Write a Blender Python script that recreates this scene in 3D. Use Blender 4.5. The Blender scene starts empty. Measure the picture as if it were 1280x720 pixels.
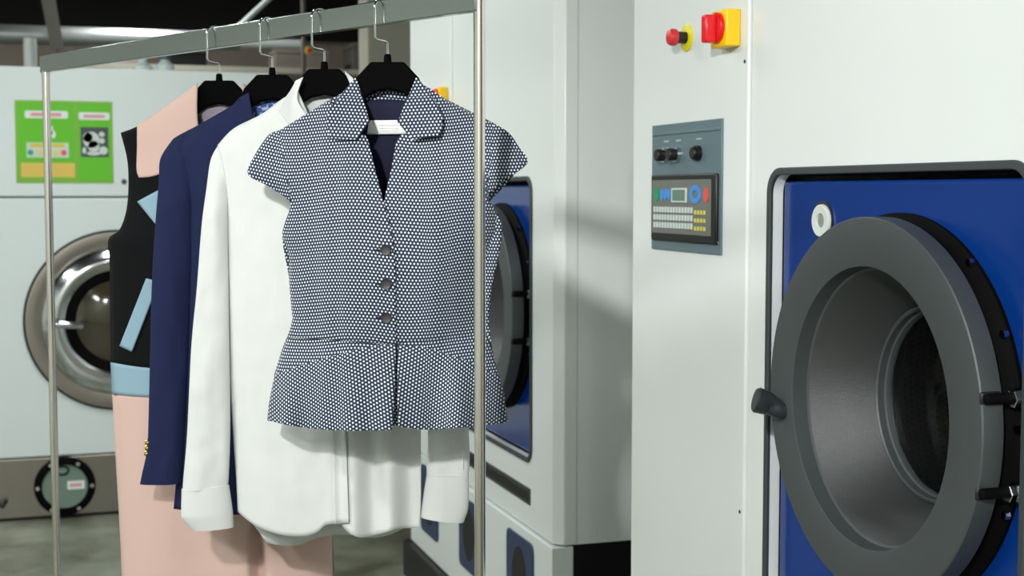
import bpy, bmesh, math, random
from mathutils import Vector, Matrix, noise

scene = bpy.context.scene
col = scene.collection
random.seed(7)
PI = math.pi

# ------------------------------------------------------------------ camera
FPX, PITCH, YAW, CAMH = 1750.0, math.atan(120 / 1750.0), math.radians(18.04), 1.41
CY, SY = math.cos(YAW), math.sin(YAW)
cam_data = bpy.data.cameras.new('camera')
cam = bpy.data.objects.new('camera', cam_data)
col.objects.link(cam)
cam_data.sensor_width = 36.0
cam_data.lens = FPX * 36.0 / 1280.0
cam_data.clip_start = 0.05
cam.location = (0, 0, CAMH)
cam.rotation_euler = (PI / 2 - PITCH, 0, -YAW)
cam_data.dof.use_dof = True
cam_data.dof.focus_distance = 2.15
cam_data.dof.aperture_fstop = 7.0
scene.camera = cam

# ------------------------------------------------------------------ view, world, lights
scene.view_settings.view_transform = 'Standard'
scene.view_settings.look = 'None'
scene.view_settings.gamma = 1.0
scene.view_settings.exposure = 0.0
world = bpy.data.worlds.new('world')
scene.world = world
world.use_nodes = True
world.node_tree.nodes['Background'].inputs[0].default_value = (0.9, 1.0, 0.95, 1)
world.node_tree.nodes['Background'].inputs[1].default_value = 0.3


def rfz(r, f, z):
    """camera-yaw frame (right, forward, up) -> world"""
    return Vector((r * CY + f * SY, -r * SY + f * CY, z))


def area(name, loc, target, size, power, colr=(1, 1, 1), size_y=None, shape='DISK'):
    ld = bpy.data.lights.new(name, 'AREA')
    ld.shape = shape
    ld.size = size
    if size_y:
        ld.size_y = size_y
    ld.energy = power
    ld.color = colr
    o = bpy.data.objects.new(name, ld)
    col.objects.link(o)
    o.location = loc
    o.rotation_euler = (Vector(target) - Vector(loc)).to_track_quat('-Z', 'Y').to_euler()
    return o


# photographer's flash head, left of and above the camera
flash = area('flash_head', rfz(-0.62, -0.30, CAMH + 0.85), rfz(0.35, 3.4, 1.0), 0.12, 9, (1.0, 0.985, 0.96))
flash.data.spread = math.radians(65)                      # reflector of the flash head


# ------------------------------------------------------------------ helpers
def S(r, g, b):
    def c(v):
        v /= 255.0
        return v / 12.92 if v <= 0.04045 else ((v + 0.055) / 1.055) ** 2.4
    return (c(r), c(g), c(b), 1.0)


class NT:
    def __init__(self, name):
        self.m = bpy.data.materials.new(name)
        self.m.use_nodes = True
        self.t = self.m.node_tree
        self.b = self.t.nodes['Principled BSDF']

    def n(self, kind, **kw):
        nd = self.t.nodes.new(kind)
        for k, v in kw.items():
            setattr(nd, k, v)
        return nd

    def l(self, a, b):
        self.t.links.new(a, b)

    def math(self, op, a, b=None, c=None):
        nd = self.n('ShaderNodeMath', operation=op)
        for i, v in enumerate((a, b, c)):
            if v is None:
                continue
            if isinstance(v, (int, float)):
                nd.inputs[i].default_value = v
            else:
                self.l(v, nd.inputs[i])
        return nd.outputs[0]

    def mix(self, fac, a, b):
        nd = self.n('ShaderNodeMix', data_type='RGBA')
        for sock, v in ((nd.inputs[0], fac), (nd.inputs[6], a), (nd.inputs[7], b)):
            if isinstance(v, (int, float)):
                sock.default_value = v
            elif isinstance(v, tuple):
                sock.default_value = v
            else:
                self.l(v, sock)
        return nd.outputs[2]


def mat(name, rgb, rough=0.5, metal=0.0, noise_amt=0.06, noise_scale=6.0, bump=0.0, bump_scale=200.0,
        sheen=0.0, coat=0.0, spec=None, trans=0.0, ior=None):
    """procedural principled material with faint tonal variation and optional fine relief"""
    n = NT(name)
    c = S(*rgb)
    tc = n.n('ShaderNodeTexCoord')
    if noise_amt > 0:
        nz = n.n('ShaderNodeTexNoise')
        nz.inputs['Scale'].default_value = noise_scale
        nz.inputs['Detail'].default_value = 4
        n.l(tc.outputs['Object'], nz.inputs['Vector'])
        lo = tuple(v * (1 - noise_amt) for v in c[:3]) + (1,)
        hi = tuple(min(1, v * (1 + noise_amt)) for v in c[:3]) + (1,)
        n.l(n.mix(nz.outputs['Fac'], lo, hi), n.b.inputs['Base Color'])
    else:
        n.b.inputs['Base Color'].default_value = c
    n.b.inputs['Roughness'].default_value = rough
    n.b.inputs['Metallic'].default_value = metal
    if spec is not None:
        n.b.inputs['Specular IOR Level'].default_value = spec
    if sheen:
        n.b.inputs['Sheen Weight'].default_value = sheen
    if coat:
        n.b.inputs['Coat Weight'].default_value = coat
        n.b.inputs['Coat Roughness'].default_value = 0.08
    if trans:
        n.b.inputs['Transmission Weight'].default_value = trans
    if ior:
        n.b.inputs['IOR'].default_value = ior
    if bump:
        nb = n.n('ShaderNodeTexNoise')
        nb.inputs['Scale'].default_value = bump_scale
        nb.inputs['Detail'].default_value = 3
        n.l(tc.outputs['Object'], nb.inputs['Vector'])
        bp = n.n('ShaderNodeBump')
        bp.inputs['Strength'].default_value = bump
        bp.inputs['Distance'].default_value = 0.002
        n.l(nb.outputs['Fac'], bp.inputs['Height'])
        n.l(bp.outputs['Normal'], n.b.inputs['Normal'])
    return n.m


def hexdots(n, pitch, radius, soft):
    """0..1 mask of a hexagonal dot lattice over the UV map (metres)"""
    uv = n.n('ShaderNodeUVMap')
    sp = n.n('ShaderNodeSeparateXYZ')
    n.l(uv.outputs['UV'], sp.inputs[0])
    h = pitch * math.sqrt(3)
    ds = []
    for off in (0.0, 0.5):
        fx = n.math('ABSOLUTE', n.math('SUBTRACT', n.math('FRACT', n.math('ADD', n.math('DIVIDE', sp.outputs[0], pitch), 50 + off)), 0.5))
        fy = n.math('ABSOLUTE', n.math('SUBTRACT', n.math('FRACT', n.math('ADD', n.math('DIVIDE', sp.outputs[1], h), 50 + off)), 0.5))
        dx = n.math('MULTIPLY', fx, pitch)
        dy = n.math('MULTIPLY', fy, h)
        ds.append(n.math('ADD', n.math('MULTIPLY', dx, dx), n.math('MULTIPLY', dy, dy)))
    d = n.math('SQRT', n.math('MINIMUM', ds[0], ds[1]))
    mr = n.n('ShaderNodeMapRange')
    mr.inputs['From Min'].default_value = radius - soft
    mr.inputs['From Max'].default_value = radius + soft
    mr.inputs['To Min'].default_value = 1
    mr.inputs['To Max'].default_value = 0
    n.l(d, mr.inputs['Value'])
    return mr.outputs['Result']


def dotted_fabric():
    n = NT('navy fabric with white dots')
    m = hexdots(n, 0.0058, 0.00146, 0.0003)
    n.l(n.mix(m, S(9, 21, 50), S(216, 226, 234)), n.b.inputs['Base Color'])
    n.b.inputs['Roughness'].default_value = 0.8
    n.b.inputs['Sheen Weight'].default_value = 0.1
    bp = n.n('ShaderNodeBump')
    bp.inputs['Strength'].default_value = 0.35
    bp.inputs['Distance'].default_value = 0.0006
    n.l(m, bp.inputs['Height'])
    n.l(bp.outputs['Normal'], n.b.inputs['Normal'])
    return n.m


def perforated_steel():
    n = NT('perforated drum steel')
    m = hexdots(n, 0.011, 0.0034, 0.0005)
    n.l(n.mix(m, S(44, 46, 44), S(4, 4, 4)), n.b.inputs['Base Color'])
    n.b.inputs['Metallic'].default_value = 0.75
    n.b.inputs['Roughness'].default_value = 0.38
    return n.m


def concrete():
    n = NT('polished concrete')
    tc = n.n('ShaderNodeTexCoord')
    nz = n.n('ShaderNodeTexNoise')
    nz.inputs['Scale'].default_value = 2.6
    nz.inputs['Detail'].default_value = 8
    nz.inputs['Roughness'].default_value = 0.65
    n.l(tc.outputs['Object'], nz.inputs['Vector'])
    cr = n.n('ShaderNodeValToRGB')
    cr.color_ramp.elements[0].position = 0.35
    cr.color_ramp.elements[0].color = S(78, 78, 62)
    cr.color_ramp.elements[1].position = 0.66
    cr.color_ramp.elements[1].color = S(136, 142, 126)
    n.l(nz.outputs['Fac'], cr.inputs[0])
    n.l(cr.outputs[0], n.b.inputs['Base Color'])
    n.b.inputs['Roughness'].default_value = 0.42
    return n.m


def printed_cotton():
    n = NT('blue and white printed cotton')
    tc = n.n('ShaderNodeTexCoord')
    v = n.n('ShaderNodeTexVoronoi')
    v.inputs['Scale'].default_value = 110
    n.l(tc.outputs['Object'], v.inputs['Vector'])
    n.l(n.mix(n.math('GREATER_THAN', v.outputs['Distance'], 0.55), S(58, 84, 150), S(170, 190, 215)), n.b.inputs['Base Color'])
    n.b.inputs['Roughness'].default_value = 0.8
    return n.m


def emission(name, rgb, strength):
    n = NT(name)
    n.b.inputs['Base Color'].default_value = S(*rgb)
    n.b.inputs['Emission Color'].default_value = S(*rgb)
    n.b.inputs['Emission Strength'].default_value = strength
    return n.m


def brushed(name, rgb, rough, stretch):
    n = NT(name)
    tc = n.n('ShaderNodeTexCoord')
    mp = n.n('ShaderNodeMapping')
    mp.inputs['Scale'].default_value = stretch
    n.l(tc.outputs['Object'], mp.inputs['Vector'])
    nz = n.n('ShaderNodeTexNoise')
    nz.inputs['Scale'].default_value = 60
    nz.inputs['Detail'].default_value = 4
    n.l(mp.outputs[0], nz.inputs['Vector'])
    c = S(*rgb)
    n.l(n.mix(nz.outputs['Fac'], tuple(v * .86 for v in c[:3]) + (1,), c), n.b.inputs['Base Color'])
    n.b.inputs['Metallic'].default_value = 1.0
    mr = n.n('ShaderNodeMapRange')
    mr.inputs['To Min'].default_value = rough * .7
    mr.inputs['To Max'].default_value = rough * 1.3
    n.l(nz.outputs['Fac'], mr.inputs['Value'])
    n.l(mr.outputs[0], n.b.inputs['Roughness'])
    return n.m


M = dict(
    white=mat('white powder coat', (225, 231, 229), 0.34, noise_amt=0.02, noise_scale=2, coat=0.15),
    white2=mat('washer white enamel', (220, 229, 229), 0.35, noise_amt=0.02, noise_scale=2),
    trim=mat('dark rubber trim', (54, 60, 62), 0.55),
    handle=mat('dark handle plastic', (38, 44, 47), 0.4),
    black=mat('black plastic', (17, 17, 18), 0.45, noise_amt=0.03),
    hanger=mat('matt black hanger plastic', (7, 7, 8), 0.7, noise_amt=0.05, spec=0.02),
    gasket=mat('black rubber', (4, 4, 4), 0.75, spec=0.1),
    blue=mat('glossy blue steel', (6, 50, 124), 0.2, noise_amt=0.03, coat=0.15),
    grey=mat('charcoal powder coat', (74, 79, 81), 0.42, noise_amt=0.04, bump=0.25, bump_scale=900, metal=0.25),
    bowl=mat('grey metallic cone', (74, 76, 77), 0.40, noise_amt=0.04, bump=0.35, bump_scale=900, metal=0.55),
    chrome=mat('chrome', (205, 210, 212), 0.12, 1.0, noise_amt=0.0),
    post=mat('polished steel tube', (222, 217, 210), 0.15, 1.0, noise_amt=0.02),
    bar=brushed('polished steel bar', (172, 180, 176), 0.16, (0.6, 8, 8)),
    steel=brushed('brushed stainless', (158, 152, 144), 0.34, (1, 6, 6)),
    drum=perforated_steel(),
    glass=mat('dark door glass', (235, 240, 240), 0.03, noise_amt=0.0, trans=1.0, ior=1.12),
    wglass=mat('washer glass', (60, 54, 40), 0.08, noise_amt=0.1, spec=0.6),
    sight=mat('sight glass', (116, 138, 124), 0.15, noise_amt=0.1),
    yellow=mat('yellow plastic', (250, 202, 8), 0.4),
    lime=mat('yellow disc', (226, 214, 18), 0.45),
    red=mat('red plastic', (222, 10, 22), 0.3),
    red2=mat('red mushroom cap', (206, 46, 52), 0.4),
    panel=mat('slate panel', (96, 116, 124), 0.4),
    panel2=mat('keypad film', (108, 112, 106), 0.4),
    lcd=mat('lcd glass', (104, 132, 118), 0.2),
    lcdframe=mat('lcd frame', (190, 204, 200), 0.4),
    keyw=mat('white key', (196, 208, 206), 0.5),
    keyy=mat('yellow key', (206, 196, 84), 0.5),
    keyg=mat('green key', (10, 150, 96), 0.4),
    keyb=mat('blue key', (70, 140, 214), 0.4),
    keyr=mat('red key', (214, 84, 82), 0.4),
    mark=mat('pale print', (170, 184, 188), 0.5),
    navyplate=mat('navy drawer plate', (44, 58, 92), 0.4),
    lockw=mat('lock ring white', (216, 222, 216), 0.4),
    lockg=mat('lock core grey', (140, 150, 146), 0.4),
    dots=dotted_fabric(),
    lining=mat('navy lining', (32, 33, 54), 0.7, noise_amt=0.05, spec=0.1),
    tag=mat('white fabric tag', (236, 238, 236), 0.7),
    tagink=mat('tag print', (220, 222, 224), 0.7),
    button=mat('dark button', (24, 26, 27), 0.5),
    shirt=mat('white cotton', (203, 206, 204), 0.85, noise_amt=0.01, bump=0.12, bump_scale=700, sheen=0.1),
    navy=mat('navy wool', (30, 36, 68), 0.9, noise_amt=0.06, noise_scale=30, bump=0.25, bump_scale=900, spec=0.15),
    print=printed_cotton(),
    brass=mat('brass', (214, 180, 96), 0.25, 1.0),
    pink=mat('pink crepe', (200, 170, 160), 0.85, noise_amt=0.02, bump=0.1, bump_scale=700, sheen=0.1),
    blackcloth=mat('black crepe', (13, 14, 16), 0.9, spec=0.15, noise_amt=0.05, bump=0.15, bump_scale=700),
    paleblue=mat('pale blue crepe', (132, 162, 178), 0.85, noise_amt=0.02, bump=0.1, bump_scale=700),
    greylin=mat('grey lining', (150, 140, 156), 0.7),
    green=mat('green sign', (98, 192, 30), 0.45, noise_amt=0.03),
    green2=mat('olive green edge', (122, 182, 58), 0.45),
    signw=mat('sign white', (226, 234, 228), 0.5),
    signpink=mat('sign pink print', (224, 150, 160), 0.5),
    signteal=mat('sign teal', (24, 160, 130), 0.5),
    signred=mat('sign red', (222, 88, 100), 0.5),
    signyel=mat('sign yellow', (214, 200, 60), 0.5),
    signcream=mat('sign cream', (214, 212, 150), 0.5),
    ochre=mat('sign ochre', (222, 192, 92), 0.5),
    signdark=mat('sign dark', (62, 78, 78), 0.5),
    signgrey=mat('sign grey', (206, 214, 210), 0.5),
    floor=concrete(),
    wall=mat('taupe wall paint', (152, 141, 131), 0.8, noise_amt=0.12, noise_scale=1.2),
    wallw=mat('pale wall paint', (205, 208, 200), 0.8, noise_amt=0.04),
    ceil=mat('dark ceiling board', (13, 14, 12), 0.9, noise_amt=0.2, noise_scale=1.5),
    beam=mat('grey beam paint', (104, 100, 94), 0.7),
    column=mat('taupe column paint', (192, 189, 174), 0.8),
    duct=mat('galvanised duct', (176, 180, 180), 0.42, 0.9),
    pvc=mat('pale pvc', (206, 212, 210), 0.4),
    jug=mat('translucent jug plastic', (214, 226, 222), 0.4),
    teal=mat('teal cap', (70, 104, 104), 0.5),
    housing=mat('lamp housing', (225, 228, 225), 0.5),
    tube=emission('fluorescent tube', (244, 255, 250), 6.0),
    foot=mat('castor rubber', (30, 30, 30), 0.6),
)


class MB:
    """collects geometry, built as ONE mesh object"""

    def __init__(self):
        self.v, self.f, self.uv = [], [], []

    def add(self, vs, fs, uvs=None):
        o = len(self.v)
        self.v += [tuple(p) for p in vs]
        self.f += [tuple(i + o for i in f) for f in fs]
        self.uv += uvs if uvs else [(0, 0)] * len(vs)
        return self

    def box(self, x0, x1, y0, y1, z0, z1):
        vs = [(x, y, z) for x in (x0, x1) for y in (y0, y1) for z in (z0, z1)]
        return self.add(vs, [(0, 1, 3, 2), (4, 6, 7, 5), (0, 4, 5, 1), (2, 3, 7, 6), (0, 2, 6, 4), (1, 5, 7, 3)])

    def tube(self, path, r, seg=12, cap=True, closed=False):
        pts = [Vector(p) for p in path]
        n = len(pts)
        rs = r if isinstance(r, (list, tuple)) else [r] * n
        up = None
        rings = []
        for i, p in enumerate(pts):
            if closed:
                t = pts[(i + 1) % n] - pts[i - 1]
            else:
                t = pts[min(i + 1, n - 1)] - pts[max(i - 1, 0)]
            t.normalize()
            if up is None:
                a = Vector((0, 0, 1)) if abs(t.z) < .9 else Vector((1, 0, 0))
                up = t.cross(a).normalized()
            up = (up - t * up.dot(t)).normalized()
            w = t.cross(up)
            rings.append([p + (up * math.cos(2 * PI * k / seg) + w * math.sin(2 * PI * k / seg)) * rs[i] for k in range(seg)])
        vs = [q for rg in rings for q in rg]
        fs = []
        for i in range(n if closed else n - 1):
            j = (i + 1) % n
            for k in range(seg):
                k2 = (k + 1) % seg
                fs.append((i * seg + k, i * seg + k2, j * seg + k2, j * seg + k))
        if cap and not closed:
            fs.append(tuple(range(seg))[::-1])
            fs.append(tuple((n - 1) * seg + k for k in range(seg)))
        return self.add(vs, fs)

    def lathe(self, prof, c=(0, 0, 0), axis='x', seg=64, uvscale=False, capend=False):
        """profile [(along, radius)] spun about an axis through c"""
        vs, fs, uvs = [], [], []
        acc = 0
        n = seg + 1 if uvscale else seg
        for i, (a, r) in enumerate(prof):
            if i:
                acc += math.hypot(a - prof[i - 1][0], r - prof[i - 1][1])
            for k in range(n):
                t = 2 * PI * k / seg
                co, si = r * math.cos(t), r * math.sin(t)
                p = {'x': (a, co, si), 'y': (co, a, si), 'z': (co, si, a)}[axis]
                vs.append((p[0] + c[0], p[1] + c[1], p[2] + c[2]))
                uvs.append((t * 0.24, acc))
        for i in range(len(prof) - 1):
            for k in range(seg):
                k2 = k + 1 if uvscale else (k + 1) % seg
                fs.append((i * n + k, i * n + k2, (i + 1) * n + k2, (i + 1) * n + k))
        if capend:
            fs.append(tuple((len(prof) - 1) * n + k for k in range(seg)))
            fs.append(tuple(range(seg))[::-1])
        return self.add(vs, fs, uvs)

    def prism(self, pts, a0, a1, axis='x'):
        """polygon in the plane across axis, extruded a0..a1"""
        def P(a, p):
            return {'x': (a, p[0], p[1]), 'y': (p[0], a, p[1]), 'z': (p[0], p[1], a)}[axis]
        n = len(pts)
        vs = [P(a0, p) for p in pts] + [P(a1, p) for p in pts]
        fs = [tuple(range(n))[::-1], tuple(range(n, 2 * n))]
        fs += [(i, (i + 1) % n, n + (i + 1) % n, n + i) for i in range(n)]
        return self.add(vs, fs)

    def holed(self, outer, inner, a0, a1, axis='x'):
        """plate with a hole: outer and inner loops of equal length"""
        def P(a, p):
            return {'x': (a, p[0], p[1]), 'y': (p[0], a, p[1]), 'z': (p[0], p[1], a)}[axis]
        n = len(outer)
        vs = [P(a0, p) for p in outer] + [P(a0, p) for p in inner] + [P(a1, p) for p in outer] + [P(a1, p) for p in inner]
        fs = []
        for i in range(n):
            j = (i + 1) % n
            fs += [(i, j, n + j, n + i), (2 * n + i, 3 * n + i, 3 * n + j, 2 * n + j),
                   (i, 2 * n + i, 2 * n + j, j), (n + i, n + j, 3 * n + j, 3 * n + i)]
        return self.add(vs, fs)

    def build(self, name, m, parent=None, smooth=False, bevel=0.0, solid=0.0, seg=2, merge=False, subsurf=0, ang=35):
        me = bpy.data.meshes.new(name)
        me.from_pydata(self.v, [], self.f)
        ul = me.uv_layers.new(name='UVMap')
        for lp in me.loops:
            ul.data[lp.index].uv = self.uv[lp.vertex_index]
        bm = bmesh.new()
        bm.from_mesh(me)
        if merge:
            bmesh.ops.remove_doubles(bm, verts=bm.verts, dist=1e-5)
        bmesh.ops.recalc_face_normals(bm, faces=bm.faces)
        bm.to_mesh(me)
        bm.free()
        me.materials.append(M[m] if isinstance(m, str) else m)
        o = bpy.data.objects.new(name, me)
        col.objects.link(o)
        if parent:
            o.parent = parent
        if solid:
            md = o.modifiers.new('thickness', 'SOLIDIFY')
            md.thickness = solid
            md.offset = 0
        if bevel:
            md = o.modifiers.new('bevel', 'BEVEL')
            md.width = bevel
            md.segments = seg
            md.limit_method = 'ANGLE'
            md.angle_limit = math.radians(40)
            smooth = True
        if subsurf:
            md = o.modifiers.new('subdivision', 'SUBSURF')
            md.levels = md.render_levels = subsurf
        if smooth:
            me.shade_smooth()
            me.set_sharp_from_angle(angle=math.radians(ang))
        return o


def rrect(x0, x1, y0, y1, r, k=8):
    """rounded rectangle loop"""
    pts = []
    for cx, cy, a0 in ((x1 - r, y1 - r, 0), (x0 + r, y1 - r, 90), (x0 + r, y0 + r, 180), (x1 - r, y0 + r, 270)):
        for i in range(k + 1):
            a = math.radians(a0 + 90 * i / k)
            pts.append((cx + r * math.cos(a), cy + r * math.sin(a)))
    return pts


def onrect(pts, x0, x1, y0, y1, c):
    """push the points of a loop outwards from c on to a rectangle"""
    out = []
    for p in pts:
        dx, dy = p[0] - c[0], p[1] - c[1]
        ts = []
        if abs(dx) > 1e-9:
            ts.append(((x1 if dx > 0 else x0) - c[0]) / dx)
        if abs(dy) > 1e-9:
            ts.append(((y1 if dy > 0 else y0) - c[1]) / dy)
        t = min(ts)
        out.append((c[0] + dx * t, c[1] + dy * t))
    for q in ((x0, y0), (x0, y1), (x1, y0), (x1, y1)):      # keep the rectangle's corners
        i = min(range(len(out)), key=lambda k: (out[k][0] - q[0]) ** 2 + (out[k][1] - q[1]) ** 2)
        out[i] = q
    return out


def circ(cx, cy, r, n, ry=None):
    return [(cx + r * math.cos(2 * PI * i / n), cy + (ry or r) * math.sin(2 * PI * i / n)) for i in range(n)]


def empty(name, loc, rz=0.0, label=None, cat=None, group=None, kind=None):
    o = bpy.data.objects.new(name, None)
    col.objects.link(o)
    o.empty_display_size = 0.1
    o.location = loc
    o.rotation_euler = (0, 0, rz)
    return tag(o, label, cat, group, kind)


def tag(o, label=None, cat=None, group=None, kind=None):
    if label:
        o['label'] = label
    if cat:
        o['category'] = cat
    if group:
        o['group'] = group
    if kind:
        o['kind'] = kind
    return o


def copy_tree(o, parent=None):
    c = o.copy()
    col.objects.link(c)
    c.parent = parent
    for ch in list(o.children):
        copy_tree(ch, c)
    return c


def struct(mb, name, m, label, **kw):
    o = mb.build(name, m, **kw)
    return tag(o, label=label, cat=kw.get('cat', 'wall'), kind='structure')


# ------------------------------------------------------------------ the room
XL, XR, YB, YF, ZC = -3.6, 3.4, 10.2, -2.6, 2.95
tag(MB().box(XL - .1, XR + .1, YF - .1, YB + .1, -.08, 0).build('floor', 'floor'), 'mottled grey green concrete floor', 'floor', kind='structure')
tag(MB().box(XL - .1, XR + .1, YF - .1, YB + .1, ZC, ZC + .08).build('ceiling', 'ceil'), 'dark ceiling above the laundry hall', 'ceiling', kind='structure')
tag(MB().box(XL - .1, XR + .1, YB, YB + .1, 0, ZC).build('wall_back', 'wall'), 'taupe back wall behind the washer', 'wall', kind='structure')
tag(MB().box(XL - .1, XL, YF, YB, 0, ZC).build('wall_left', 'wallw'), 'pale wall on the left of the hall', 'wall', kind='structure')
tag(MB().box(XR, XR + .1, YF, YB, 0, ZC).build('wall_right', 'wallw'), 'pale wall behind the dry cleaning machines', 'wall', kind='structure')
tag(MB().box(XL - .1, XR + .1, YF - .1, YF, 0, ZC).build('wall_front', 'wallw'), 'pale wall behind the camera', 'wall', kind='structure')
tag(MB().box(XL, XR, 10.08, YB, 2.5, ZC).build('trim_1', 'ceil', bevel=.005), 'dark ceiling bulkhead across the hall', 'bulkhead', kind='structure')
tag(MB().box(1.72, 2.0, 7.95, 8.2, 0, ZC).build('trim_2', 'column', bevel=.006), 'taupe column behind the far dry cleaning machine', 'column', kind='structure')


def unseen_ceiling_lamp(loc, power):
    t = empty('unseen_ceiling_lamp', loc, 0, 'unseen white twin tube ceiling lamp lighting the hall', 'lamp', 'twin tube ceiling lamps')
    MB().box(-.13, .13, -.62, .62, -.05, 0).build('housing', 'housing', t, bevel=.006)
    for s in (-1, 1):
        MB().tube([(s * .06, -.59, -.068), (s * .06, .59, -.068)], .016).build('tube', 'tube', t, smooth=True)
    ld = bpy.data.lights.new('lamp_glow', 'AREA')
    ld.shape = 'RECTANGLE'
    ld.size, ld.size_y = .24, 1.18
    ld.energy = power
    ld.color = (.975, 1.0, .98)
    lo = bpy.data.objects.new('lamp_glow', ld)
    col.objects.link(lo)
    lo.parent = t
    lo.location = (0, 0, -.09)


for lx, ly, p in ((-1.9, -1.5, 84), (0.3, -1.7, 26), (-1.9, 1.4, 72), (-1.9, 4.0, 44), (0.1, 4.7, 26), (-1.9, 6.6, 30), (0.5, 8.3, 20)):  # unseen lamps; right front and rearmost ones added as fill light
    unseen_ceiling_lamp((lx, ly, ZC), p)

# background pipes and steel behind the washer
tag(MB().tube([(-2.6, 8.4, 2.29), (1.05, 8.4, 2.29)], .055, 20).build('ventilation_pipe', 'duct', smooth=True),
    'silver horizontal ventilation pipe under the dark ceiling', 'pipe')
tag(MB().tube([(-2.6, 8.86, 2.335), (1.5, 8.86, 2.335)], .03, 14).build('conduit', 'pvc', smooth=True),
    'thin pale pipe running behind the silver ventilation pipe', 'pipe')
b = empty('steel_beam', (-.09, 8.1, 2.2), 0, 'slanting grey steel beam crossing the silver pipe', 'beam')
MB().prism([(-.02, .62), (.06, .62), (.155, -.02), (.085, -.02)], -.05, -.044, 'y').build('flange', 'beam', b)
MB().prism([(.005, .62), (.035, .62), (.13, -.02), (.11, -.02)], -.044, .05, 'y').build('web', 'beam', b)
tag(MB().tube([(-.105, 7.6, 0), (-.105, 7.6, 2.19)], .032, 16).build('drain_pipe', 'pvc', smooth=True),
    'short pale vertical pipe rising behind the washer', 'pipe')
tag(MB().tube([(1.36, 8.0, 0), (1.36, 8.0, ZC)], .014, 12).build('service_pipe', 'beam', smooth=True),
    'thin vertical service pipe behind the clothes hangers', 'pipe')
tag(MB().tube([(.9, 8.2, 2.24), (1.3, 8.2, 2.62)], .016, 12).build('brace_rod', 'pvc', smooth=True),
    'thin diagonal brace rod near the ceiling', 'rod')
sb = empty('switch_box', (1.385, 7.987, 2.17), 0, 'small red and yellow switch box on the thin service pipe', 'switch')
MB().box(-.018, .018, -.02, .0, .02, .06).build('plate', 'ochre', sb, bevel=.003)
MB().lathe([(-.035, .011), (-.02, .012)], (0, 0, .04), 'y', 16, capend=True).build('knob', 'red', sb, smooth=True)
sh = empty('storage_shelf', (1.3, 9.2, 0), 0, 'grey steel shelf rack against the back wall', 'shelf')
for px_ in (-1.2, -.1, 1.0):
    MB().box(px_, px_ + .04, -.25, -.21, 0, 2.16).build('upright', 'beam', sh, bevel=.003)
for z_ in (.5, 1.15, 1.8, 2.16):
    MB().box(-1.2, 1.04, -.25, .25, z_, z_ + .035).build('board', 'column', sh, bevel=.003)
for k, (bx_, bw, bz, bh, m_) in enumerate(((-1.05, .3, 2.195, .14, 'wall'), (-.6, .22, 2.195, .09, 'ceil'), (.05, .34, 2.195, .12, 'wall'), (.55, .28, 2.195, .18, 'beam'))):
    bo = empty('storage_box', (1.3 + bx_ + bw / 2, 9.15, bz), 0,
               ['brown storage box at the left end of the back shelf', 'low dark storage box on the back shelf',
                'wide brown storage box on the back shelf', 'tall grey storage box at the right of the back shelf'][k], 'box', 'boxes on the back shelf')
    MB().box(-bw / 2, bw / 2, -.15, .15, 0, bh * .8).build('body', m_, bo, bevel=.004)
    MB().box(-bw / 2 - .006, bw / 2 + .006, -.156, .156, bh * .8, bh).build('lid', m_, bo, bevel=.004)

# ------------------------------------------------------------------ dry cleaning machine
FACE_X = 1.23


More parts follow.
